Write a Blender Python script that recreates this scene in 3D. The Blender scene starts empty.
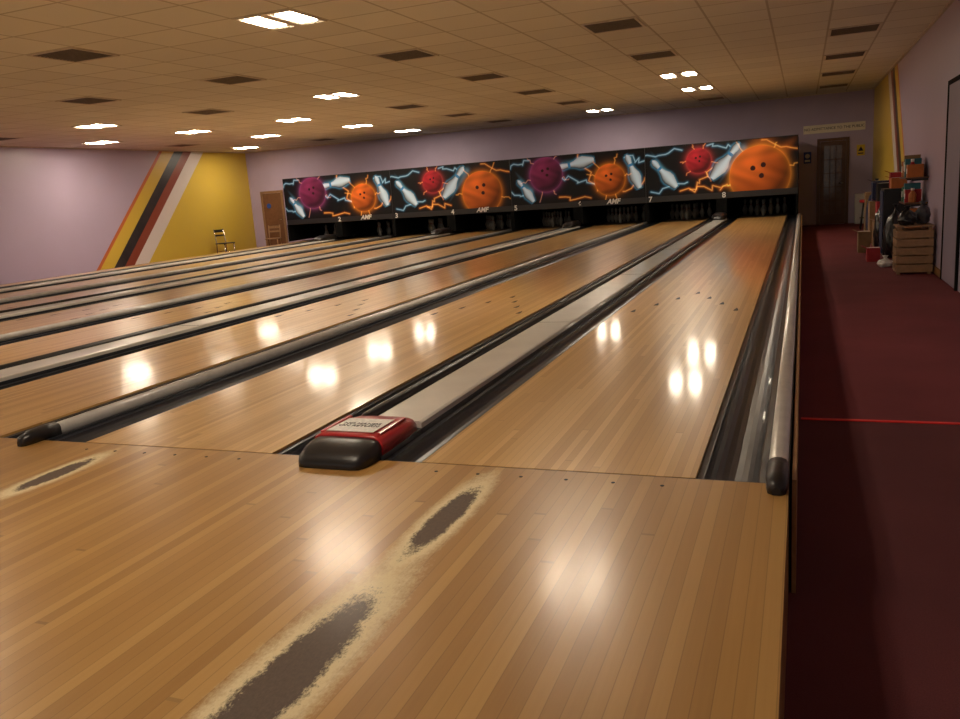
import bpy, bmesh, math, random
import numpy as np
from mathutils import Vector, Matrix, noise
random.seed(7)
scene = bpy.context.scene
COL = scene.collection
try:
    scene.view_settings.view_transform = 'Standard'
    scene.view_settings.look = 'None'
except Exception:
    pass

FLOOR_Z, CEIL_Z = -0.40, 2.78
RX, LX = 1.58, -16.70
BACK_Y, FRONT_Y = 19.83, -8.0
MASK_Y = 17.2
CAM_Y = -2.77

# ------------------------------------------------------------------ node helpers
class NT:
    def __init__(s, name):
        s.m = bpy.data.materials.new(name); s.m.use_nodes = True
        s.t = s.m.node_tree; s.b = s.t.nodes['Principled BSDF']
    def n(s, typ, **k):
        x = s.t.nodes.new(typ)
        for a, v in k.items(): setattr(x, a, v)
        return x
    def put(s, sock, v):
        if v is None: return
        if isinstance(v, (int, float)): sock.default_value = v
        elif isinstance(v, (tuple, list)):
            sock.default_value = tuple(v) if len(v) != 3 or len(sock.default_value) == 3 else (*v, 1)
        else: s.t.links.new(v, sock)
    def math(s, op, a, b=None, c=None, clamp=False):
        x = s.n('ShaderNodeMath', operation=op); x.use_clamp = clamp
        for i, v in enumerate((a, b, c)):
            if v is not None: s.put(x.inputs[i], v)
        return x.outputs[0]
    def pos(s):
        g = s.n('ShaderNodeNewGeometry'); q = s.n('ShaderNodeSeparateXYZ')
        s.t.links.new(g.outputs['Position'], q.inputs[0]); return q.outputs
    def comb(s, x, y, z):
        c = s.n('ShaderNodeCombineXYZ')
        for i, v in enumerate((x, y, z)): s.put(c.inputs[i], v)
        return c.outputs[0]
    def noise(s, vec, scale, detail=3, rough=.5):
        x = s.n('ShaderNodeTexNoise'); x.inputs['Scale'].default_value = scale
        x.inputs['Detail'].default_value = detail; x.inputs['Roughness'].default_value = rough
        if vec is not None: s.t.links.new(vec, x.inputs['Vector'])
        return x.outputs[0]
    def white(s, vec, dims='3D'):
        x = s.n('ShaderNodeTexWhiteNoise', noise_dimensions=dims)
        s.t.links.new(vec, x.inputs['Vector']); return x.outputs['Value']
    def ramp(s, f, stops, const=False):
        r = s.n('ShaderNodeValToRGB'); e = r.color_ramp.elements
        if const: r.color_ramp.interpolation = 'CONSTANT'
        while len(e) < len(stops): e.new(.5)
        for i, (p, c) in enumerate(stops):
            e[i].position = p; e[i].color = (*c, 1) if len(c) == 3 else c
        s.put(r.inputs[0], f); return r.outputs[0]
    def mix(s, f, a, b, mode='MIX'):
        x = s.n('ShaderNodeMix', data_type='RGBA', blend_type=mode)
        s.put(x.inputs[0], f); s.put(x.inputs[6], a); s.put(x.inputs[7], b)
        return x.outputs[2]
    def bump(s, h, strength=.2, dist=.01):
        b = s.n('ShaderNodeBump'); b.inputs['Strength'].default_value = strength
        b.inputs['Distance'].default_value = dist; s.t.links.new(h, b.inputs['Height'])
        s.t.links.new(b.outputs[0], s.b.inputs['Normal'])
    def set(s, **k):
        for a, v in k.items(): s.put(s.b.inputs[a.replace('_', ' ')], v)
        return s.m

def mat(name, c, r=.5, metal=0., var=.12, scale=12., bump=0., emit=0., coat=0., spec=.5):
    t = NT(name); p = t.n('ShaderNodeTexCoord').outputs['Object']
    f = t.noise(p, scale)
    a = tuple(max(0, x*(1-var)) for x in c); b = tuple(min(1, x*(1+var)) for x in c)
    colr = t.ramp(f, [(.3, a), (.7, b)])
    t.set(Base_Color=colr, Roughness=r, Metallic=metal, Coat_Weight=coat)
    t.b.inputs['Specular IOR Level'].default_value = spec
    if bump: t.bump(f, bump, .01)
    return t.m

# ------------------------------------------------------------------ geometry helpers
class G:
    def __init__(s): s.bm = bmesh.new(); s.mi = 0
    def _m(s, faces):
        for f in faces: f.material_index = s.mi
    def box(s, x0, x1, y0, y1, z0, z1, rot=None, piv=None):
        v = [s.bm.verts.new((x, y, z)) for x in (x0, x1) for y in (y0, y1) for z in (z0, z1)]
        if rot is not None:
            p = Vector(piv) if piv else Vector(((x0+x1)/2, (y0+y1)/2, (z0+z1)/2))
            for q in v: q.co = rot @ (q.co-p)+p
        ids = [(0,1,3,2),(4,6,7,5),(0,4,5,1),(2,3,7,6),(0,2,6,4),(1,5,7,3)]
        s._m([s.bm.faces.new([v[i] for i in f]) for f in ids]); return s
    def rings(s, rings, closed=True, cap=True, smooth=True):
        R = [[s.bm.verts.new(p) for p in r] for r in rings]; n = len(R[0]); fs = []
        for a, b in zip(R, R[1:]):
            for i in range(n if closed else n-1):
                fs.append(s.bm.faces.new((a[i], a[(i+1) % n], b[(i+1) % n], b[i])))
        for f in fs: f.smooth = smooth
        if cap:
            fs.append(s.bm.faces.new(R[0][::-1])); fs.append(s.bm.faces.new(R[-1]))
        s._m(fs); return s
    def tube(s, pts, r, seg=12):
        pts = [Vector(p) for p in pts]; rs = r if isinstance(r, (list, tuple)) else [r]*len(pts)
        out = []
        for i, p in enumerate(pts):
            d = (pts[min(i+1, len(pts)-1)]-pts[max(i-1, 0)]).normalized()
            up = Vector((0,0,1)) if abs(d.z) < .9 else Vector((0,1,0))
            a = d.cross(up).normalized(); b = a.cross(d)
            out.append([p+(a*math.cos(t)+b*math.sin(t))*rs[i] for t in [2*math.pi*k/seg for k in range(seg)]])
        return s.rings(out)
    def lathe(s, prof, c=(0,0,0), seg=16):
        return s.rings([[(c[0]+r*math.cos(t), c[1]+r*math.sin(t), c[2]+z) for t in [2*math.pi*k/seg for k in range(seg)]] for z, r in prof])
    def obj(s, name, mats, parent=None, bevel=0., **props):
        bmesh.ops.recalc_face_normals(s.bm, faces=s.bm.faces[:])
        me = bpy.data.meshes.new(name); s.bm.to_mesh(me); s.bm.free()
        for m in (mats if isinstance(mats, (list, tuple)) else [mats]): me.materials.append(m)
        o = bpy.data.objects.new(name, me); COL.objects.link(o)
        if parent: o.parent = parent
        if bevel:
            b = o.modifiers.new('bevel', 'BEVEL'); b.width = bevel; b.segments = 2; b.limit_method = 'ANGLE'
        for k, v in props.items(): o[k] = v
        return o

def empty(name, loc=(0,0,0), **props):
    o = bpy.data.objects.new(name, None); o.location = loc; o.empty_display_size = .1
    COL.objects.link(o)
    for k, v in props.items(): o[k] = v
    return o

def dup(o, loc, **props):
    c = o.copy(); COL.objects.link(c); c.location = loc
    for ch in o.children:
        d = ch.copy(); COL.objects.link(d); d.parent = c
    for k, v in props.items(): c[k] = v
    return c

def text(name, body, loc, size, m, parent=None, rot=(math.pi/2, 0, 0), shear=0., ext=.002, bold=0.):
    cu = bpy.data.curves.new(name, 'FONT'); cu.body = body; cu.size = size
    cu.align_x = 'CENTER'; cu.align_y = 'CENTER'; cu.extrude = ext; cu.shear = shear; cu.offset = bold
    t = bpy.data.objects.new(name, cu); COL.objects.link(t)
    dg = bpy.context.evaluated_depsgraph_get(); dg.update()
    me = bpy.data.meshes.new_from_object(t.evaluated_get(dg)); me.name = name
    bpy.data.objects.remove(t)
    me.materials.clear(); me.materials.append(m)
    o = bpy.data.objects.new(name, me); COL.objects.link(o)
    o.location = loc; o.rotation_euler = rot
    if parent: o.parent = parent
    return o

# ------------------------------------------------------------------ materials
def wood_boards(name, bw, c_lo, c_mid, c_hi, rough, seg=1.6, coat=.5, wear=False, gap=.25):
    t = NT(name); X, Y, Z = t.pos()
    bx = t.math('DIVIDE', X, bw); bi = t.math('FLOOR', bx)
    w1 = t.white(t.comb(bi, 3.3, 0))
    sy = t.math('ADD', t.math('DIVIDE', Y, seg), t.math('MULTIPLY', w1, 7.3)); si = t.math('FLOOR', sy)
    w2 = t.white(t.comb(bi, si, 1.7))
    gr = t.noise(t.comb(t.math('MULTIPLY', X, 90), t.math('MULTIPLY', Y, 3.0), w2), 1.0, 4, .6)
    big = t.noise(t.comb(t.math('MULTIPLY', X, 1.2), t.math('MULTIPLY', Y, .5), 0), 1.0, 2)
    f = t.math('ADD', t.math('MULTIPLY', w2, .62), t.math('MULTIPLY', gr, .38))
    c = t.ramp(f, [(.12, c_lo), (.5, c_mid), (.9, c_hi)])
    fx = t.math('FRACT', bx); e = t.math('ABSOLUTE', t.math('SUBTRACT', fx, .5))
    ln = t.math('MULTIPLY', t.math('GREATER_THAN', e, .47), gap)
    fy = t.math('FRACT', sy); ly = t.math('MULTIPLY', t.math('LESS_THAN', fy, .003), gap)
    dark = t.math('MAXIMUM', ln, ly)
    c = t.mix(dark, c, tuple(x*.35 for x in c_lo))
    c = t.mix(t.math('MULTIPLY', big, .3), c, tuple(x*.8 for x in c_mid))
    wn = t.noise(t.comb(t.math('MULTIPLY', X, 3), t.math('MULTIPLY', Y, 1.2), 0), 1.0, 4, .6)
    r = t.math('ADD', rough, t.math('MULTIPLY', gr, .06))
    r = t.math('ADD', r, t.math('MULTIPLY', wn, .06))
    if wear:
        nv = t.noise(t.comb(X, Y, 0), 16.0, 5, .75)
        nf = t.noise(t.comb(t.math('MULTIPLY', X, 2.2), Y, 0), 60, 4, .8)
        tot = None
        for (cx, cy, rx, ry) in [(-1.075, -.50, .050, .275), (-1.065, -1.43, .078, .41), (-2.90, -.40, .050, .20),
                                 (-4.6, -.55, .05, .3), (-6.3, -.6, .05, .3)]:
            dx = t.math('DIVIDE', t.math('SUBTRACT', X, cx), rx); dy = t.math('DIVIDE', t.math('SUBTRACT', Y, cy), ry)
            d = t.math('SQRT', t.math('ADD', t.math('MULTIPLY', dx, dx), t.math('MULTIPLY', dy, dy)))
            tot = d if tot is None else t.math('MINIMUM', tot, d)
        d = t.math('ADD', tot, t.math('MULTIPLY', t.math('SUBTRACT', nv, .5), .8))
        d = t.math('ADD', d, t.math('MULTIPLY', t.math('SUBTRACT', nf, .5), .9))
        hm = t.n('ShaderNodeMapRange'); t.put(hm.inputs[0], d); hm.inputs[1].default_value = 1.2; hm.inputs[2].default_value = 1.80
        hm.inputs[3].default_value = .95; hm.inputs[4].default_value = 0
        dm = t.n('ShaderNodeMapRange'); t.put(dm.inputs[0], d); dm.inputs[1].default_value = .84; dm.inputs[2].default_value = 1.08
        dm.inputs[3].default_value = 1; dm.inputs[4].default_value = 0
        c = t.mix(hm.outputs[0], c, (.74, .63, .38))
        grey = t.ramp(nf, [(.3, (.050, .028, .018)), (.75, (.105, .066, .042))])
        c = t.mix(dm.outputs[0], c, grey)
        r = t.math('ADD', r, t.math('MULTIPLY', hm.outputs[0], .3))
        sc = t.noise(t.comb(t.math('MULTIPLY', X, 25), t.math('MULTIPLY', Y, 4), 0), 1.5, 5, .8)
        c = t.mix(t.math('MULTIPLY', t.math('GREATER_THAN', sc, .72), .2), c, (.1, .05, .03))
    t.set(Base_Color=c, Roughness=r, Coat_Weight=coat, Coat_Roughness=.09 if not wear else .18)
    return t.m

M_app = wood_boards('approach_maple', .040, (.33, .165, .042), (.42, .228, .064), (.52, .31, .100), .28, 4.2, .35, True, .45)
M_lane = wood_boards('lane_maple', .030, (.44, .245, .072), (.58, .345, .118), (.71, .455, .180), .24, 2.6, .45, False, .40)
M_side = mat('fascia_wood', (.30, .15, .05), .5, scale=30)
M_gut = mat('gutter_slate', (.024, .028, .036), .30, var=.2, coat=.25)
M_deck = mat('pin_deck_painted_shade', (.03, .018, .008), .5)  # shade under the masking panels painted into the deck colour
M_blk = mat('black_plastic', (.012, .011, .012), .35)
M_matblk = mat('matte_black', (.006, .006, .006), .9, spec=.1)
M_rail = mat('brushed_aluminium', (.66, .65, .62), .33, .45, .06)
M_railw = mat('pale_rail_plastic', (.58, .56, .52), .3, 0, .08, coat=.4)
M_cover = mat('cover_white', (.68, .66, .61), .28, 0, .08, 4, coat=.5)
M_red = mat('red_plastic', (.45, .02, .025), .3, coat=.4)
M_white = mat('white_enamel', (.75, .73, .70), .4, var=.05)
M_label = mat('label_white', (.70, .68, .64), .5, var=.15, scale=60)
M_dk = mat('dark_ink', (.01, .01, .012), .6)
M_lwood = mat('light_wood', (.30, .17, .085), .5, scale=25)
M_door = mat('brown_door_wood', (.11, .045, .018), .4, scale=8)
M_chrome = mat('chrome', (.6, .6, .6), .2, 1.0, .03)
M_sign = mat('sign_cream', (.85, .78, .62), .6, var=.03)
M_blue = mat('sign_blue', (.02, .08, .42), .5, var=.05)
M_yel = mat('sign_yellow', (.75, .50, .03), .5, var=.05)
M_pin = mat('pin_white_painted_shade', (.20, .19, .17), .4, var=.05)  # white greyed down: shade of the pin area painted into the colour
M_pinred = mat('pin_red', (.16, .02, .02), .35)
M_bag = mat('bin_bag_plastic', (.010, .010, .012), .28, bump=.6, scale=22)
M_card = mat('cardboard', (.26, .155, .075), .8)
M_grille = mat('vent_grille', (.16, .125, .09), .6)
M_ventdk = mat('vent_shade_sheet', (.012, .010, .008), .8)
M_fix = mat('fixture_frame', (.62, .54, .43), .5)
M_grey = mat('grey_fabric', (.06, .06, .07), .9)
M_green = mat('green_box', (.02, .13, .05), .6)
M_pink = mat('red_fabric', (.36, .025, .035), .8)
M_navy = mat('navy_fabric', (.015, .02, .06), .85)
M_orange = mat('orange_box', (.45, .14, .03), .7)
M_teal = mat('teal_box', (.03, .16, .20), .6)

def lamp_mat():
    t = NT('lamp_diffuser'); p = t.n('ShaderNodeTexCoord').outputs['Object']
    f = t.noise(p, 20)
    c = t.ramp(f, [(.3, (1, .83, .62)), (.7, (1, .85, .66))])
    t.set(Base_Color=(.8, .8, .8), Emission_Color=c); t.b.inputs['Emission Strength'].default_value = 86
    return t.m
M_lamp = lamp_mat()

def ceiling_mat():
    t = NT('ceiling_tiles'); X, Y, Z = t.pos()
    tx, ty = 2.65/4, 2.72/4
    ax = t.math('ADD', t.math('DIVIDE', t.math('SUBTRACT', X, .62), tx), 100.5)
    ay = t.math('ADD', t.math('DIVIDE', t.math('SUBTRACT', Y, 7.15+CAM_Y), ty), 100.5)
    ex = t.math('ABSOLUTE', t.math('SUBTRACT', t.math('FRACT', ax), .5)); ey = t.math('ABSOLUTE', t.math('SUBTRACT', t.math('FRACT', ay), .5))
    ln = t.math('GREATER_THAN', t.math('MAXIMUM', ex, ey), .481)
    w = t.white(t.comb(t.math('FLOOR', ax), t.math('FLOOR', ay), 0))
    sp = t.noise(t.comb(X, Y, Z), 60, 3, .8)
    f = t.math('ADD', t.math('MULTIPLY', w, .6), t.math('MULTIPLY', sp, .4))
    c = t.ramp(f, [(.1, (.70, .66, .57)), (.9, (.80, .76, .66))])
    c = t.mix(t.math('MULTIPLY', ln, .8), c, (.44, .38, .28))
    t.set(Base_Color=c, Roughness=.85); t.bump(sp, .15, .01)
    return t.m

LAV = (.49, .405, .55)
def side_wall_mat(name, off, width=1.0):
    t = NT(name); X, Y, Z = t.pos()
    s = t.math('SUBTRACT', Y, t.math('MULTIPLY', t.math('SUBTRACT', Z, CEIL_Z), .95))
    f = t.math('DIVIDE', t.math('SUBTRACT', s, off), 4.0*width)
    Yl = (.70, .49, .05)
    nz = t.noise(t.comb(X, Y, Z), 3.0, 3)
    mapped = t.math('ADD', t.math('MULTIPLY', f, .5), .3, clamp=True)
    c = t.ramp(mapped, [(0, LAV), (.300, (.60, .14, .03)), (.314, Yl), (.375, (.012, .010, .012)), (.420, (.26, .045, .015)),
                        (.462, (.74, .68, .64)), (.530, Yl)], True)
    c = t.mix(t.math('MULTIPLY', nz, .12), c, (.35, .3, .3))
    t.set(Base_Color=c, Roughness=.36)
    return t.m
def plain_wall(name, k=1.0):
    t = NT(name); X, Y, Z = t.pos(); nz = t.noise(t.comb(X, Y, Z), 2.0, 3); f2 = t.noise(t.comb(X, Y, Z), 80, 2)
    c = t.ramp(nz, [(.3, tuple(x*.93*k for x in LAV)), (.7, tuple(x*k for x in LAV))]); t.set(Base_Color=c, Roughness=.6); t.bump(f2, .08, .005)
    return t.m
def carpet_mat():
    t = NT('maroon_carpet'); X, Y, Z = t.pos()
    a = t.noise(t.comb(X, Y, 0), 220, 2, .7); b = t.noise(t.comb(X, Y, 0), 1.3, 3)
    f = t.math('ADD', t.math('MULTIPLY', a, .6), t.math('MULTIPLY', b, .4))
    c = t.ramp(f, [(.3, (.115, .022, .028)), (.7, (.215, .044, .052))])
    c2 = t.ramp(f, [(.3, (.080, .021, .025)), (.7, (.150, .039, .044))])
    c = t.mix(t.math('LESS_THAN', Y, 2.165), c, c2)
    t.set(Base_Color=c, Roughness=.85); t.b.inputs['Specular IOR Level'].default_value = .25; t.bump(a, .4, .01)
    return t.m

# ------------------------------------------------------------------ room shell
S = dict(kind='structure')
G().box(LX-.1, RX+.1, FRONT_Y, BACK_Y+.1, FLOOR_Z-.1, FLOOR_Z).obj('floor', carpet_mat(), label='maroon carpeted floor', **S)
G().box(LX-.1, RX+.1, FRONT_Y, BACK_Y+.1, CEIL_Z, CEIL_Z+.1).obj('ceiling', ceiling_mat(), label='beige suspended ceiling of square tiles', **S)
G().box(LX-.1, LX, FRONT_Y, BACK_Y+.1, FLOOR_Z, CEIL_Z).obj('wall_left', side_wall_mat('striped_paint_a', 18.3+CAM_Y+.45), label='lavender wall with diagonal yellow, black, rust and white stripes', **S)
G().box(RX, RX+.1, FRONT_Y, BACK_Y+.1, FLOOR_Z, CEIL_Z).obj('wall_right', side_wall_mat('striped_paint_b', 17.3+CAM_Y), label='lavender wall with yellow and striped end', **S)
G().box(LX, RX, BACK_Y, BACK_Y+.1, FLOOR_Z, CEIL_Z).obj('wall_back', plain_wall('lavender_paint'), label='plain lavender end wall', **S)
g = G(); g.box(LX, RX, BACK_Y-.03, BACK_Y, CEIL_Z-.025, CEIL_Z); g.box(RX-.03, RX, FRONT_Y, BACK_Y-.03, CEIL_Z-.025, CEIL_Z); g.box(LX, LX+.03, FRONT_Y, BACK_Y-.03, CEIL_Z-.025, CEIL_Z)
g.obj('trim_1', M_fix, label='thin ceiling edge trim', **S)
g = G(); g.box(RX-.015, RX, 8.5, BACK_Y, FLOOR_Z, FLOOR_Z+.09); g.obj('baseboard_right', M_side, label='brown skirting board', **S)

g = G(); g.box(.0, RX-.02, 2.15, 2.182, FLOOR_Z, FLOOR_Z+.006)
g.obj('floor_tape', mat('red_tape', (.85, .02, .02), .5), label='thin red tape line laid across the maroon carpet', category='tape', bevel=.002)

# ------------------------------------------------------------------ ceiling fixtures
lights = {(2,0),(1,0),(1,3),(1,4),(2,5),(3,2),(5,3),(5,2),(6,3),(5,4),(6,5),(4,3),(4,4),(4,5),
          (1,-2),(3,-2),(5,-1),(3,-1),(6,0)}  # this row: out-of-view fixtures added to light the near approach
def node_pos(i, j): return (.62-2.65*i, 7.15+2.72*j+CAM_Y, CEIL_Z)
h1, h2 = .315, .325
def frame(g, a, b, w, z0, z1):
    g.box(-a, a, -b, -b+w, z0, z1); g.box(-a, a, b-w, b, z0, z1)
    g.box(-a, -a+w, -b+w, b-w, z0, z1); g.box(a-w, a, -b+w, b-w, z0, z1)
L0 = V0 = None
for i in range(0, 7):
    for j in range(-2, 6):
        p = node_pos(i, j)
        if (i, j) in lights:
            if L0 is None:
                L0 = empty('ceiling_light', p)
                g = G(); frame(g, h1, h2, .025, -.012, 0); g.box(-.045, .045, -h2+.025, h2-.025, -.012, 0); g.box(-h1+.02, h1-.02, -h2+.02, h2-.02, -.004, 0)
                g.obj('housing', M_fix, L0)
                for sx in (-1, 1):
                    G().box(sx*.18-.09, sx*.18+.09, -.22, .22, -.0115, -.005).obj('lamp_diffuser', M_lamp, L0, label='glowing warm white diffuser')
                o = L0
            else: o = dup(L0, p)
            o['label'] = 'square recessed ceiling light with two glowing warm panels'; o['category'] = 'ceiling light'; o['group'] = 'recessed ceiling lights'
        else:
            if j < 0: continue
            if V0 is None:
                V0 = empty('ceiling_vent', p)
                g = G(); frame(g, h1, h2, .03, -.012, 0); g.obj('vent_frame', M_fix, V0)
                g = G(); g.box(-h1+.03, h1-.03, -h2+.03, h2-.03, -.003, 0)
                g.obj('vent_shade_sheet', M_ventdk, V0)  # flat dark sheet painting the shade behind the slats, no real opening
                g = G()
                for k in range(12):
                    y = -h2+.06+k*.048
                    g.box(-h1+.03, h1-.03, y-.010, y+.010, -.010, -.006)
                g.obj('grille', M_grille, V0)
                o = V0
            else: o = dup(V0, p)
            o['label'] = 'dark square slatted air vent in the tiled ceiling'; o['category'] = 'air vent'; o['group'] = 'ceiling air vents'

# ------------------------------------------------------------------ lanes
LW = 1.0525
rights = [-.341, -2.104, -3.744, -5.507, -7.147, -8.91, -10.55, -12.313]   # lane 8 .. lane 1
LEND = 18.95
app = G().box(-13.62, -.036, FRONT_Y+.5, -.006, FLOOR_Z, 0).obj('bowling_approach', M_app,
    label='glossy maple bowling approach with worn dark patches', category='bowling approach')
G().box(-13.60, -.05, -.006, .004, FLOOR_Z, -.002).obj('foul_line', M_blk, label='thin black foul line strip between approach and lanes', category='foul line')
me = None
for r in rights[:3]:
    for k in range(6):
        if me is None:
            o = G().lathe([(0.0, .007), (.0012, .007)], (0, 0, 0), 10).obj('fixing_plug', M_dk, app); me = o.data
        else:
            o = bpy.data.objects.new('fixing_plug', me); COL.objects.link(o); o.parent = app
        o.location = (r-.1-k*.17, -.09, 0)

lane0 = None
for n, r in enumerate(rights):
    cx = r-LW/2
    if lane0 is None:
        lane0 = empty('bowling_lane', (cx, 0, 0))
        G().box(-LW/2, LW/2, .004, 17.25, FLOOR_Z, 0).obj('lane_surface', M_lane, lane0)
        G().box(-LW/2, LW/2, 17.25, LEND, FLOOR_Z, 0).obj('pin_deck', M_deck, lane0, label='pin deck with shade painted into its dark colour')
        am = None
        for k in range(-3, 4):
            x = k*.132; y = 4.75-abs(k)*.33
            if am is None:
                g = G(); g.rings([[(-.018, -.06, z), (.018, -.06, z), (.015, 0, z), (0, .08, z), (-.015, 0, z)] for z in (.0, .0008)], smooth=False)
                o = g.obj('aiming_arrow', M_dk, lane0, label='dark inlaid arrow'); am = o.data
            else:
                o = bpy.data.objects.new('aiming_arrow', am); COL.objects.link(o); o.parent = lane0; o['label'] = 'dark inlaid arrow'
            o.location = (x, y, 0)
        bpy.context.view_layer.update()
        o = lane0
    else: o = dup(lane0, (cx, 0, 0))
    o['label'] = 'long polished maple bowling lane with inlaid aiming arrows'; o['category'] = 'bowling lane'; o['group'] = 'bowling lanes'

def gutter(x0, x1):
    w = x1-x0; cx = (x0+x1)/2; prof = []
    prof.append((x0, -.012)); prof.append((x0+.02, -.014))
    for k in range(13):
        a = math.pi*k/12
        prof.append((cx-(w/2-.025)*math.cos(a), -.014-.065*math.sin(a)))
    prof += [(x1-.02, -.014), (x1, -.012), (x1, FLOOR_Z), (x0, FLOOR_Z)]
    g = G(); g.rings([[(x, y, z) for x, z in prof] for y in (.006, LEND)], smooth=False)
    return g.obj('lane_gutter', M_gut, label='dark slate channel gutter beside a bowling lane', category='gutter', group='lane gutters')

def rail(cx, mat_, w, hw=.030, capk=1.15):
    e = empty('bumper_rail', (cx, 0, 0), label='pale metal bumper rail with black rubber nose beside a gutter', category='bumper rail', group='bumper rails')
    G().box(-w/2, w/2, .006, LEND-1.9, FLOOR_Z, .0).obj('rail_base', M_gut, e)
    g = G()
    pr = [(-hw, 0), (-hw, .034), (-hw*.75, .048), (-hw*.3, .054), (hw*.3, .054), (hw*.75, .048), (hw, .034), (hw, 0)]
    g.rings([[(x, y, z) for x, z in pr] for y in (.07, LEND-2.0)])
    g.obj('rail_tube', mat_, e)
    g = G(); rr = []
    for y, s, h in [(-.115, .35, .5), (-.10, .8, .85), (-.05, 1, 1.12), (.03, 1.04, 1.2), (.10, 1, 1.1)]:
        rr.append([(x*s*capk, y, max(.001, z*h)) for x, z in pr])
    g.rings(rr); g.obj('end_cap', M_blk, e, label='black rubber end cap')
    return e

gutter(-.341, -.110)
rail(-.072, M_rail, .074, .032, 1.1)
G().box(-.026, -.012, .01, LEND-1.7, FLOOR_Z, .012).obj('edge_fascia_board', M_side, label='thin wooden edge board running along the outer lane', category='edge board')

for n in range(7):
    a = rights[n+1]; b = rights[n]-LW     # gap from a to b
    if n % 2 == 0:   # wide ball return cover
        gutter(a, a+.205); gutter(b-.185, b)
        x0, x1 = a+.205, b-.185; cx = (x0+x1)/2; hw = (x1-x0)/2
        ys = .40 if n == 0 else .24
        e = empty('ball_return_track', (cx, 0, 0), label='long raised ball return track with a glossy off-white cover', category='ball return track', group='ball return tracks')
        G().box(-hw, hw, ys if n == 0 else .006, LEND-1.8, FLOOR_Z, .012).obj('track_base', M_gut, e)
        g = G(); pr = [(-hw+.055, .012), (-hw+.055, .036), (-hw+.07, .044), (hw-.012, .044), (hw-.002, .036), (hw-.002, .012)]
        g.rings([[(x, y, z) for x, z in pr] for y in (ys, LEND-2.3)], smooth=False); g.obj('track_cover', M_cover, e)
        for k in range(1, 6):
            G().box(-hw+.056, hw-.004, k*3.0-.004, k*3.0+.004, .0435, .0448).obj('cover_joint', M_dk, e)
        g = G(); g.tube([(-hw+.020, y, .042) for y in (ys+.005, ys+.04, 8, LEND-2.3)], [.012, .026, .026, .026]); g.obj('bumper_tube', M_blk, e, label='folded black bumper tube')
        g = G(); rr = []
        for y, s, h in [(LEND-2.95, .5, .03), (LEND-2.85, .8, .10), (LEND-2.6, .9, .13), (LEND-2.2, .9, .13), (LEND-2.1, .85, .10)]:
            rr.append([(x*s, y, .05+z*h) for x, z in [(-hw, 0), (-hw, .7), (-hw*.7, 1), (hw*.7, 1), (hw, .7), (hw, 0)]])
        g.rings(rr); g.obj('track_end_hood', M_blk, e)
        if n == 0:
            h = empty('ball_return_hood', (cx+.0, 0, 0), label='red and black plastic end hood with a white label', category='ball return hood')
            def sec(y, w, ht, z0=.0125):
                p = [(-w, z0), (-w, z0+ht*.55), (-w*.93, z0+ht*.82), (-w*.78, z0+ht*.96), (-w*.4, z0+ht), (w*.4, z0+ht), (w*.78, z0+ht*.96), (w*.93, z0+ht*.82), (w, z0+ht*.55), (w, z0)]
                return [(x, y, z) for x, z in p]
            G().box(-hw, hw, .008, ys-.005, FLOOR_Z, .012).obj('hood_base', M_gut, h)
            g = G(); g.rings([sec(-.145, .10, .015, .002), sec(-.138, .135, .034, .002), (sec(-.11, .152, .055, .002)), sec(-.06, .160, .072, .002), sec(-.01, .162, .082, .002), sec(.02, .160, .072)])
            g.obj('nose', M_blk, h, label='black rubber nose')
            g = G(); g.rings([sec(.018, .161, .076), sec(.03, .164, .082), sec(.28, .158, .076), sec(.36, .150, .062), sec(.39, .14, .035)])
            g.obj('shell', M_red, h, label='glossy red shell')
            g = G(); g.box(-.110, .110, .050, .245, .0945, .0975, Matrix.Rotation(math.radians(-1.2), 3, 'X')); g.obj('label_plate', M_label, h)
            text('lettering', 'NO HANDS\nON RETURN', (0, .145, .0985), .034, M_dk, h, rot=(math.radians(-1.2), 0, 0), ext=.0005)
            for sx in (-1, 1):
                g = G(); g.box(sx*.132-.010, sx*.132+.010, .05, .29, .082, .096); g.obj('rib', M_red, h, .004)
    else:
        m = (a+b)/2
        gutter(a, m-.05); gutter(m+.05, b)
        rail(m, M_railw, .10)
gutter(rights[-1]-LW-.235, rights[-1]-LW)

# ------------------------------------------------------------------ pinsetter area
PW = (13.62-.10)/4
for p in range(4):
    x1 = -.10-PW*p; x0 = x1-PW
    g = G(); y0, y1 = MASK_Y+.03, BACK_Y-.45
    g.box(x0+.002, x1-.002, y0, y1, 1.69, 1.74)  # unseen top, and back below, added to keep light out of the pins
    g.box(x0+.002, x1-.002, y1-.05, y1, FLOOR_Z, 1.69)
    g.box(x1-.05, x1-.002, y0, y1-.05, .02, 1.69); g.box(x0+.002, x0+.05, y0, y1-.05, .02, 1.69)
    g.box(x1-.05, x1-.002, MASK_Y-.02, y0, .02, .479); g.box(x0+.002, x0+.05, MASK_Y-.02, y0, .02, .479)
    mx = (rights[2*p+1]+rights[2*p]-LW)/2
    g.box(mx-.12, mx+.12, y0, y1-.05, .07, 1.69); g.box(mx-.12, mx+.12, MASK_Y-.02, y0, .07, .479)
    g.box(x0+.05, x1-.05, y1-.12, y1-.10, .1, .9)
    g.obj('pinsetter_housing', M_matblk, label='black pinsetter enclosure, its unseen top and back added to block light', category='pinsetter', group='pinsetter enclosures')

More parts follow.
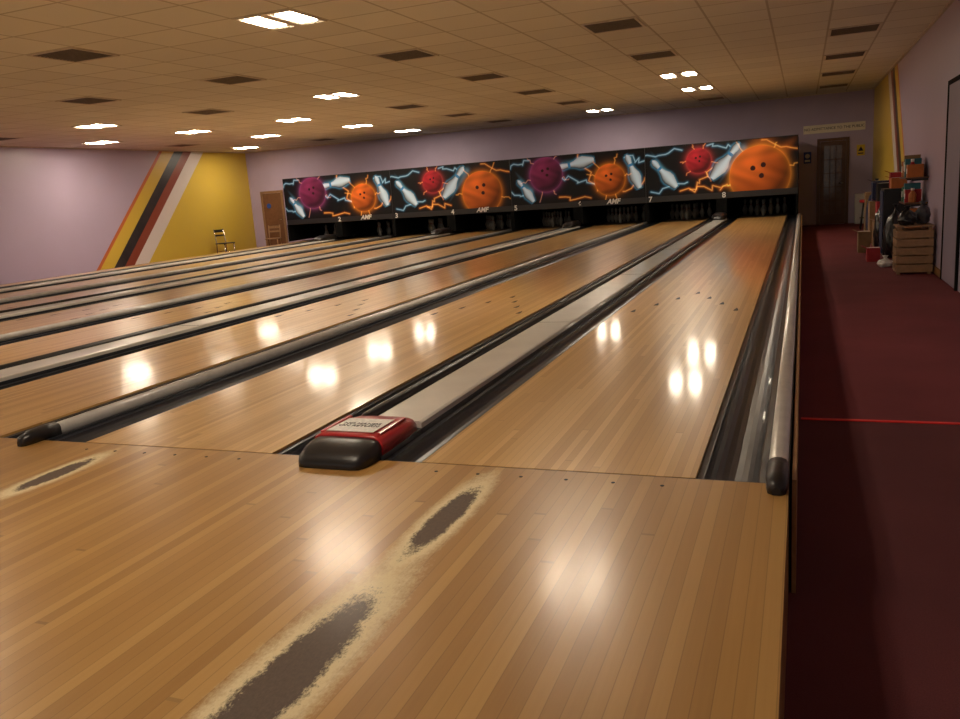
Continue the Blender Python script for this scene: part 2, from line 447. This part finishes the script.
pin_prof = [(0, .026), (.01, .029), (.05, .042), (.115, .0605), (.16, .056), (.21, .034), (.25, .0235), (.29, .0245), (.33, .0320), (.355, .0290), (.372, .018), (.381, .004)]
P0 = None
for r in rights:
    cx = r-LW/2
    for row in range(4):
        for k in range(row+1):
            loc = (cx+(k-row/2)*.305, 17.95+row*.254, 0)
            if P0 is None:
                P0 = empty('bowling_pin', loc)
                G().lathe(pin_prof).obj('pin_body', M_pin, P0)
                G().lathe([(.243, .0248), (.245, .0260), (.258, .0256), (.260, .0242)]).obj('neck_band', M_pinred, P0, label='red neck stripe')
                o = P0
            else: o = dup(P0, loc)
            o['label'] = 'white bowling pin with red neck stripe on the pin deck'; o['category'] = 'bowling pin'; o['group'] = 'bowling pins'

# ---- artwork (printed panel colours stored per vertex)
def seg_dist(x, y, pts):
    d = np.full(x.shape, 9.0)
    for (ax, ay), (bx, by) in zip(pts, pts[1:]):
        vx, vy = bx-ax, by-ay; L = vx*vx+vy*vy+1e-9
        t = np.clip(((x-ax)*vx+(y-ay)*vy)/L, 0, 1)
        d = np.minimum(d, np.hypot(x-ax-t*vx, y-ay-t*vy))
    return d
def bolt(rng, p, q, n=7, j=.07):
    pts = [p]
    for k in range(1, n):
        t = k/n
        pts.append((p[0]+(q[0]-p[0])*t+rng.uniform(-j, j), p[1]+(q[1]-p[1])*t+rng.uniform(-j, j)))
    pts.append(q); return pts
def art(kind, nx, ny):
    rng = np.random.RandomState(5 if kind == 'A' else 9)
    W = 2.97
    x, y = np.meshgrid(np.linspace(0, W, nx), np.linspace(0, 1, ny))
    c = np.zeros((ny, nx, 3)); c += np.array([.003, .003, .004])
    def add(i, col): 
        for k in range(3): c[..., k] += i*col[k]
    def lightning(pts, col, w=.010):
        d = seg_dist(x, y, pts)
        core = (.55, .80, .95) if col[2] > col[0] else (1, .60, .15)
        add(np.exp(-(d/w)**2)*.6, core); add(np.exp(-(d/(2.8*w))**2)*.28, col)
    def comet(p, q, w, col, a=.32):
        d = seg_dist(x, y, [p, q]); L2 = (q[0]-p[0])**2+(q[1]-p[1])**2
        t = np.clip(((x-p[0])*(q[0]-p[0])+(y-p[1])*(q[1]-p[1]))/L2, 0, 1)
        add(np.exp(-(d/(w*(.3+t)))**2)*a*t, col)
    def rays(cx, cy, r, col):
        d = np.maximum(np.hypot(x-cx, y-cy)-r, 0)
        add(np.exp(-d/.040)*.5, col)
        for k in range(6):
            a = k*2*math.pi/6+rng.uniform(-.3, .3); L = rng.uniform(.10, .24)
            lightning(bolt(rng, (cx+r*math.cos(a), cy+r*math.sin(a)), (cx+(r+L)*math.cos(a), cy+(r+L)*math.sin(a)), 4, .03), col, .006)
    def pin(cx, cy, ang, L, col=(.60, .76, .90)):
        ca, sa = math.cos(ang), math.sin(ang); u = ((x-cx)*ca+(y-cy)*sa)/L+.5; v = (-(x-cx)*sa+(y-cy)*ca)/L
        hw = np.interp(u, [0, .03, .3, .42, .55, .66, .76, .87, .95, 1], [.06, .08, .165, .155, .09, .06, .065, .088, .07, .01])
        m = (u > 0) & (u < 1) & (np.abs(v) < hw); s = np.clip(1-(v/hw+.3)**2*.70, .1, 1)
        add(np.exp(-(np.maximum(np.abs(v)-hw, 0)*L/.03)**2)*(~m)*(u > -.03)*(u < 1.03)*.35, (.1, .5, .9))
        for k in range(3): c[..., k] = np.where(m, s*col[k], c[..., k])
        c[m & (np.abs(u-.69) < .035)] = [.05, .25, .55]
    def ball(cx, cy, r, col, hi):
        rays(cx, cy, r, hi)
        dx, dy = (x-cx)/r, (y-cy)/r; d2 = dx*dx+dy*dy; m = d2 < 1
        nz = np.sqrt(np.clip(1-d2, 0, 1)); l = np.clip(-.45*dx+.55*dy+.7*nz, 0, 1.2)
        tex = .85+.22*np.sin(5*dx+3*np.sin(4*dy))*np.sin(5*dy+2*dx)
        for k in range(3):
            val = col[k]*(.15+.85*l)*tex+hi[k]*(1-nz)**3*.5
            c[..., k] = np.where(m, val, c[..., k])
        for ox, oy in ((-.22, .25), (.12, .34), (.06, -.02)):
            c[np.hypot(dx-ox, dy-oy) < .085] = [.03, .006, .006]
    cy_, or_ = (.08, .45, .85), (1.0, .22, .02)
    if kind == 'A':
        for p, q, col in [((0, .80), (.45, .95), cy_), ((.0, .3), (.5, .12), cy_), ((1.15, .55), (1.9, .35), cy_), ((1.55, 1), (1.95, .2), or_),
                          ((1.1, .12), (1.8, .06), or_), ((2.55, .85), (2.97, .75), cy_), ((2.5, .15), (2.97, .4), or_)]:
            lightning(bolt(rng, p, q), col)
        comet((1.1, .9), (1.75, .80), .06, (.2, .6, .9)); comet((.1, .75), (.45, .3), .05, (.2, .6, .9))
        pin(1.50, .80, math.radians(188), .80); pin(.33, .30, math.radians(125), .60); pin(2.72, .55, math.radians(110), .75)
        ball(.82, .62, .37, (.24, .025, .10), (.40, .08, .28)); ball(2.22, .42, .33, (.85, .17, .02), (1.0, .30, .02))
    else:
        big = kind == 'D'
        for p, q, col in [((0, .85), (.75, .9), cy_), ((.1, .1), (.85, .25), cy_), ((.7, .08), (1.5, .10), or_), ((1.25, .95), (1.7, .9), cy_),
                          ((.9, .1), (1.35, .5), or_), ((2.3, .97), (2.97, .75), or_)]:
            lightning(bolt(rng, p, q), col)
        comet((.1, .95), (.5, .35), .05, (.2, .6, .9)); comet((1.45, .15), (1.95, .85), .05, (.2, .6, .9))
        pin(1.60, .62, math.radians(50), .85); pin(.38, .45, math.radians(130), .75)
        ball(1.08, .66, .25, (.56, .02, .035), (.7, .06, .06))
        if big:
            comet((1.45, .35), (2.3, .80), .16, (1.0, .25, .02), .5); comet((1.4, .05), (2.2, .35), .12, (1.0, .3, .03), .5)
            comet((2.97, 1.0), (2.5, .55), .14, (1.0, .25, .02), .6)
            for q in range(4): lightning(bolt(rng, (1.5+.25*q, .05+.2*q), (2.1+.15*q, .3+.12*q), 6, .05), or_, .012)
            ball(2.26, .29, .58, (.85, .17, .02), (1.0, .36, .03))
        else: ball(2.28, .34, .48, (.85, .17, .02), (1.0, .30, .02))
    return np.clip(c, 0, 1)
def art_mesh(kind):
    nx, ny = 400, 136; w, h = PW-.02, 1.13
    xs = np.linspace(0, w, nx); zs = np.linspace(0, h, ny)
    X, Z = np.meshgrid(xs, zs)
    v = np.stack([X.ravel(), np.zeros(X.size), Z.ravel()], 1)
    i = np.arange(nx*ny).reshape(ny, nx)
    f = np.stack([i[:-1, :-1].ravel(), i[:-1, 1:].ravel(), i[1:, 1:].ravel(), i[1:, :-1].ravel()], 1)
    me = bpy.data.meshes.new('artwork'); me.vertices.add(len(v)); me.vertices.foreach_set('co', v.ravel())
    me.loops.add(f.size); me.loops.foreach_set('vertex_index', f.ravel()); me.polygons.add(len(f))
    me.polygons.foreach_set('loop_start', np.arange(len(f))*4); me.update(calc_edges=True); me.validate()
    ca = me.color_attributes.new('art', 'FLOAT_COLOR', 'POINT'); c = art(kind, nx, ny).reshape(-1, 3)
    ca.data.foreach_set('color', np.concatenate([c, np.ones((len(c), 1))], 1).ravel())
    return me
t = NT('printed_artwork_added_glow'); an = t.n('ShaderNodeAttribute', attribute_name='art')
t.set(Base_Color=an.outputs['Color'], Roughness=.4, Emission_Color=an.outputs['Color']); t.b.inputs['Emission Strength'].default_value = .14  # weak emission added to brighten the print, which is no lamp
t.b.inputs['Specular IOR Level'].default_value = .25
M_art = t.m
meD, meA, meB = art_mesh('D'), art_mesh('A'), art_mesh('B')
for m_ in (meA, meB, meD): m_.materials.append(M_art)
for p in range(4):
    x1 = -.10-PW*p; x0 = x1-PW
    e = empty('masking_panel', ((x0+x1)/2, MASK_Y, 0), category='masking panel', group='pinsetter masking panels',
              label='black panel printed with %s bowling balls, pins, lightning' % ('red and orange' if p % 2 == 0 else 'purple and orange'))
    G().box(-PW/2+.002, PW/2-.002, 0, .028, .48, 1.76).obj('backing_board', M_blk, e)
    o = bpy.data.objects.new('artwork', (meD, meA, meB, meA)[p]); COL.objects.link(o); o.parent = e; o.location = (-PW/2+.01, -.004, .615)
    ln = 8-2*p
    for q, num in ((0, ln), (1, ln-1)):
        if num == 1: continue
        lx = rights[8-num]-LW-.30-(x0+x1)/2
        if num == 7: lx += .08
        lx = max(-PW/2+.1, lx)
        text('lane_number', str(num), (lx, -.006, .55), .17, M_white, e, bold=.004)
    if p in (1, 2, 3):
        lx = rights[2*p]-LW/2-(x0+x1)/2
        text('logo_lettering', 'AMF', (lx, -.008, .56), .16, M_white, e, shear=.3, bold=.006)

# ------------------------------------------------------------------ end wall door and signs
def door(name, x0, x1, z1, glazed=True):
    e = empty(name, ((x0+x1)/2, BACK_Y, FLOOR_Z), kind='structure', label='dark brown wooden door%s in the end wall' % (' with a grid of glass panes' if glazed else ''))
    w = (x1-x0)/2; H = z1-FLOOR_Z
    g = G(); g.box(-w, -w+.07, -.05, 0, 0, H); g.box(w-.07, w, -.05, 0, 0, H); g.box(-w+.07, w-.07, -.05, 0, H-.07, H)
    g.obj('door_frame', M_door if glazed else M_lwood, e)
    g = G(); a = w-.072
    if glazed:
        g.box(-a, -a+.09, -.035, -.002, .01, H-.075); g.box(a-.09, a, -.035, -.002, .01, H-.075)
        g.box(-a+.09, a-.09, -.035, -.002, .01, .25); g.box(-a+.09, a-.09, -.035, -.002, H-.18, H-.075)
        for k in range(1, 5): 
            z = .25+(H-.43)*k/5; g.box(-a+.09, a-.09, -.032, -.005, z-.012, z+.012)
        for k in range(1, 3):
            x = -a+.09+(2*a-.18)*k/3; g.box(x-.010, x+.010, -.032, -.005, .25, H-.18)
        g.obj('door_leaf', M_door, e)
        G().box(-a+.09, a-.09, -.018, -.012, .25, H-.18).obj('glass_pane', mat('dark_glass', (.16, .11, .09), .08), e)
    else:
        g.box(-a, a, -.035, -.002, .01, H-.075); g.obj('door_leaf', mat('tan_door', (.17, .075, .038), .4), e)
    g = G(); g.tube([(a-.05, -.04, 1.0), (a-.05, -.07, 1.0), (a-.15, -.07, 1.0)], .012, 8); g.obj('handle', M_chrome, e)
    return e
door('door_1', .32, 1.05, 1.70)
door('door_2', -16.28, -15.44, 1.52, False)

s = empty('door_sign', (.70, BACK_Y, 1.94), label='cream sign with dark capital lettering above the door', category='sign')
G().box(-.70, .70, -.015, 0, -.10, .10).obj('sign_board', M_sign, s, .003)
text('lettering', 'NO ADMITTANCE TO THE PUBLIC', (0, -.017, 0), .088, M_dk, s)
s = empty('notice_sign', (.10, BACK_Y, 1.27), label='small blue notice with a white symbol on the end wall', category='sign')
G().box(-.09, .09, -.01, 0, -.14, .14).obj('sign_board', M_blue, s)
g = G(); g.rings([[(.055*math.cos(a), y, .04+.055*math.sin(a)) for a in [2*math.pi*k/20 for k in range(20)]] for y in (-.013, -.010)], smooth=False)
g.box(-.06, .06, -.013, -.010, -.10, -.05); g.obj('symbol', M_white, s)
s = empty('warning_sign', (1.31, BACK_Y, 1.36), label='small yellow warning notice on the end wall', category='sign')
G().box(-.09, .09, -.01, 0, -.13, .13).obj('sign_board', M_yel, s)
g = G(); g.rings([[(-.06, y, -.02), (.06, y, -.02), (0, y, .09)] for y in (-.013, -.010)], smooth=False); g.box(-.06, .06, -.013, -.010, -.09, -.06)
g.obj('symbol', M_dk, s)
s = empty('notice_sign', (-16.0, BACK_Y-.037, 1.05), label='round blue fire door notice stuck on the tan door', category='sign')
g = G(); g.rings([[(.08*math.cos(a), y, .08*math.sin(a)) for a in [2*math.pi*k/20 for k in range(20)]] for y in (-.012, 0)], smooth=False); g.obj('sign_board', M_blue, s)

c = empty('storage_cabinet', (1.32, BACK_Y-.16, FLOOR_Z), label='small white metal cabinet standing by the end door', category='cabinet')
G().box(-.13, .13, -.14, .14, 0, .72).obj('body', M_white, c, .008)
G().box(-.115, .115, -.152, -.141, .03, .69).obj('door', M_white, c, .004)
G().tube([(.08, -.155, .33), (.08, -.17, .36), (.08, -.155, .42)], .006, 6).obj('handle', M_chrome, c)

# dark edged opening in the nearer part of the side wall
e = empty('door_3', (RX, 7.9, FLOOR_Z), kind='structure', label='lavender painted side door in a dark frame')
g = G(); g.box(-.03, 0, .48, .53, 0, 2.29); g.box(-.03, 0, -.53, -.48, 0, 2.29); g.box(-.03, 0, -.48, .48, 2.24, 2.29); g.obj('door_frame', M_matblk, e)
G().box(-.02, 0, -.48, .48, .01, 2.24).obj('door_leaf', plain_wall('lavender_door', .55), e)

# ------------------------------------------------------------------ clutter beside the side wall
def slat_crate(x, y, w, d, h, lbl):
    e = empty('wooden_crate', (x, y, FLOOR_Z), label=lbl, category='crate')
    g = G()
    for k in range(5):
        z = .03+k*(h-.06)/5; zz = z+(h-.06)/5-.015
        g.box(-w/2, w/2, -d/2, -d/2+.015, z, zz); g.box(-w/2, w/2, d/2-.015, d/2, z, zz)
        g.box(-w/2, -w/2+.015, -d/2+.015, d/2-.015, z, zz); g.box(w/2-.015, w/2, -d/2+.015, d/2-.015, z, zz)
    g.obj('slatted_sides', M_lwood, e)
    g = G()
    for sx in (-1, 1):
        for sy in (-1, 1):
            a, b = sx*(w/2-.035), sy*(d/2-.035); g.box(a-.02, a+.02, b-.02, b+.02, 0, h)
    g.obj('corner_posts', M_lwood, e)
    G().box(-w/2+.016, w/2-.016, -d/2+.016, d/2-.016, .02, .035).obj('base_board', M_lwood, e)
    G().box(-w/2, w/2, -d/2, d/2, h, h+.018).obj('lid', M_lwood, e)
    return e
slat_crate(1.33, 9.2, .42, .46, .60, 'pale slatted wooden crate standing against the side wall')

def bag(x, y, z, sx, sy, sz, m, lbl, name='refuse_bag', cat='bag', seed=0):
    bm = bmesh.new(); bmesh.ops.create_icosphere(bm, subdivisions=4, radius=1)
    for v in bm.verts:
        p = v.co.copy(); n = noise.noise(p*2.1+Vector((seed, 3, 1)))*.22+noise.noise(p*6+Vector((seed, 0, 1)))*.08
        q = p*(1+n)
        if q.z < -.75: q.z = -.75
        if p.z > .80: t = (p.z-.80)/.2; q.x *= 1-.75*t; q.y *= 1-.75*t; q.z += .25*t
        v.co = Vector((q.x*sx, q.y*sy, (q.z+.75)*sz/1.9))
    for f in bm.faces: f.smooth = True
    e = empty(name, (x, y, z), label=lbl, category=cat)
    me = bpy.data.meshes.new('bag_body'); bm.to_mesh(me); bm.free(); me.materials.append(m)
    o = bpy.data.objects.new('bag_body', me); COL.objects.link(o); o.parent = e
    top = max(v.co.z for v in me.vertices)
    g = G(); 
    g.rings([[(r*math.cos(a)*(1+.3*math.sin(5*a)), r*math.sin(a)*(1+.3*math.sin(5*a)), top-.02+zz) for a in [2*math.pi*k/20 for k in range(20)]] for zz, r in ((0, .02), (.02, .018), (.035, .028), (.045, .034))])
    g.obj('gathered_neck', m, e)
    return e
bag(1.25, 9.12, FLOOR_Z+.62, .11, .13, .20, M_bag, 'black plastic bag sitting on top of the wooden crate', seed=2)
bag(1.44, 9.28, FLOOR_Z+.62, .09, .12, .24, M_grey, 'grey cloth bag on top of the wooden crate', 'cloth_bag', 'bag', 12)
bag(1.30, 11.15, FLOOR_Z, .16, .20, .72, M_bag, 'full black refuse bag on the carpet by the side wall', seed=3)
bag(1.28, 12.45, FLOOR_Z, .18, .22, .80, M_bag, 'tall black refuse bag on the carpet', seed=5)
bag(1.08, 9.95, FLOOR_Z, .10, .11, .12, M_white, 'small crumpled white carrier bag on the carpet', 'carrier_bag', 'bag', 7)
bag(1.34, 15.2, FLOOR_Z, .17, .26, 1.0, M_navy, 'tall dark sack leaning by the side wall', 'sack', 'bag', 9)

# dark two door cabinet among the clutter
c = empty('storage_cabinet', (1.36, 11.8, FLOOR_Z), label='dark metal two-door storage cabinet against the side wall', category='cabinet')
G().box(-.19, .19, -.27, .27, 0, 1.02).obj('body', M_blk, c, .006)
for sy in (-1, 1):
    G().box(-.205, -.192, sy*.132-.128, sy*.132+.128, .03, .99).obj('door', M_navy, c, .003)
    G().tube([(-.207, sy*.03, .48), (-.225, sy*.03, .50), (-.225, sy*.03, .58), (-.207, sy*.03, .60)], .006, 6).obj('handle', M_chrome, c)

def box_open(x, y, z, w, d, h, lbl, m=None, name='cardboard_box'):
    e = empty(name, (x, y, z), label=lbl, category='box')
    g = G(); g.box(-w/2, w/2, -d/2, d/2, 0, h); g.obj('box_body', m or M_card, e, .004)
    g = G(); g.box(-w/2, w/2, -.03, .03, h, h+.002); g.obj('packing_tape', M_label, e)
    g = G(); R = Matrix.Rotation(math.radians(25), 3, 'Y'); g.box(-w/2-.08, -w/2, -d/2, d/2, h-.004, h, R, (-w/2, 0, h)); g.obj('flap', m or M_card, e)
box_open(1.38, 11.68, FLOOR_Z+1.022, .22, .22, .16, 'small orange box on top of the dark cabinet', M_orange, 'storage_box')
box_open(1.38, 11.95, FLOOR_Z+1.022, .20, .20, .24, 'small red box on top of the dark cabinet', M_pink, 'storage_box')
box_open(1.34, 13.2, FLOOR_Z, .38, .40, .45, 'brown cardboard box at the bottom of a stack')
box_open(1.36, 13.2, FLOOR_Z+.455, .34, .36, .32, 'dark red box in the middle of a stack', M_pink, 'storage_box')
box_open(1.34, 13.2, FLOOR_Z+.78, .30, .34, .30, 'black box on top of a stack of boxes', M_blk, 'storage_box')
box_open(1.32, 14.0, FLOOR_Z, .38, .40, .75, 'tall brown cardboard box beside the sacks')
box_open(1.32, 14.0, FLOOR_Z+.757, .30, .32, .35, 'dark box on top of a tall cardboard box', M_navy, 'storage_box')
box_open(1.36, 16.2, FLOOR_Z, .32, .40, .85, 'tall brown cardboard box against the side wall')
box_open(.98, 10.75, FLOOR_Z, .18, .22, .20, 'small red box on the carpet beside black bags', M_pink, 'storage_box')
box_open(.94, 12.2, FLOOR_Z, .18, .26, .34, 'small brown box on the carpet beside black bags')
def stool(x, y, m, lbl):
    e = empty('stool', (x, y, FLOOR_Z), label=lbl, category='stool')
    G().lathe([(.58, .15), (.60, .17), (.63, .17), (.65, .15)], seg=20).obj('seat', m, e)
    for k in range(4):
        a = math.pi/4+k*math.pi/2
        G().tube([(.11*math.cos(a), .11*math.sin(a), .58), (.19*math.cos(a), .19*math.sin(a), 0)], .014, 8).obj('leg', M_blk, e)
    g = G(); g.tube([(.155*math.cos(a), .155*math.sin(a), .25) for a in [2*math.pi*k/20 for k in range(21)]], .008, 6); g.obj('foot_ring', M_chrome, e)
stool(1.34, 17.6, M_red, 'red topped round stool with black legs')

# wall shelves with cartons and bottles
sx0, sx1, sy0, sy1 = 1.30, RX, 9.95, 10.70
items = [(M_green, 'green'), (M_orange, 'orange'), (M_pink, 'red'), (M_teal, 'teal'), (M_card, 'brown')]
q = 0
for z in (.16, .50, .84, 1.18):
    e = empty('wall_shelf', (sx1, (sy0+sy1)/2, FLOOR_Z+z), label='dark wooden wall shelf holding small cartons and bottles', category='shelf', group='wall shelves')
    G().box(sx0-sx1, 0, sy0-(sy0+sy1)/2, sy1-(sy0+sy1)/2, 0, .02).obj('shelf_board', M_door, e)
    for yy in (-.30, .30):
        G().box(-.20, 0, yy-.01, yy+.01, -.03, 0).obj('bracket', M_blk, e)
    y = sy0+.02
    while y < sy1-.12:
        dy = random.uniform(.10, .16); m, cn = items[q % 5]; q += 1
        hh = random.uniform(.16, .28)
        if z > 1.1: hh = random.uniform(.16, .36)
        if q % 3 == 0:
            b = empty('bottle', (sx0+.10, y+dy/2, FLOOR_Z+z+.02), label='%s plastic bottle with a white cap on the shelf' % cn, category='bottle')
            G().lathe([(0, .045), (.01, .048), (hh*.6, .048), (hh*.8, .02), (hh*.85, .018)]).obj('bottle_body', m, b)
            G().lathe([(hh*.85, .022), (hh, .022)]).obj('cap', M_white, b)
        else:
            b = empty('carton', (sx0+.12, y+dy/2, FLOOR_Z+z+.02), label='small %s carton on the shelf' % cn, category='box')
            G().box(-.10, .10, -dy/2+.006, dy/2-.006, 0, hh).obj('carton_body', m, b, .004)
            G().box(-.102, -.100, -dy/2+.02, dy/2-.02, hh*.3, hh*.7).obj('carton_label', M_label, b)
        y += dy

# ------------------------------------------------------------------ chairs in the far corner
def chair(x, y, rz, m, mf, lbl, tall=.85):
    e = empty('chair', (x, y, FLOOR_Z), label=lbl, category='chair'); e.rotation_euler = (0, 0, rz)
    G().box(-.21, .21, -.20, .20, .43, .46).obj('seat', m, e, .008)
    for sx in (-1, 1):
        G().tube([(sx*.18, -.17, 0), (sx*.18, -.17, .43)], [.014, .018], 8).obj('leg', mf, e)
        G().tube([(sx*.18, .20, 0), (sx*.18, .17, .45), (sx*.18, .23, tall)], [.014, .018, .014], 8).obj('leg', mf, e)
    g = G(); g.box(-.17, .17, .205, .225, tall-.10, tall-.02); g.box(-.17, .17, .19, .21, tall-.22, tall-.17); g.obj('backrest', m, e)
    for yy in (-.17, .185):
        g = G(); g.tube([(-.18, yy, .2), (.18, yy, .2)], .009, 6); g.obj('stretcher', mf, e)
chair(-15.5, 19.1, .3, M_lwood, M_lwood, 'pale wooden chair near the tan door', .85)
chair(-16.25, 17.7, 1.4, M_blk, M_chrome, 'black seated metal frame chair by the yellow wall', .88)

# ------------------------------------------------------------------ world + camera
w = bpy.data.worlds.new('room_ambient'); scene.world = w; w.use_nodes = True
w.node_tree.nodes['Background'].inputs[0].default_value = (1, .86, .75, 1)
w.node_tree.nodes['Background'].inputs[1].default_value = .48

cd = bpy.data.cameras.new('camera'); cam = bpy.data.objects.new('camera', cd); COL.objects.link(cam)
cd.sensor_width = 36; cd.lens = 818/960*36; cd.clip_start = .05; cd.clip_end = 100
R = Vector((.9306, .3589, -.07075)); B = Vector((.3660, -.9088, .2008))
R.normalize(); B = (B-R*B.dot(R)).normalized(); U = B.cross(R)
M = Matrix(((R.x, U.x, B.x, 0), (R.y, U.y, B.y, CAM_Y), (R.z, U.z, B.z, 1.03), (0, 0, 0, 1)))
cam.matrix_world = M
scene.camera = cam
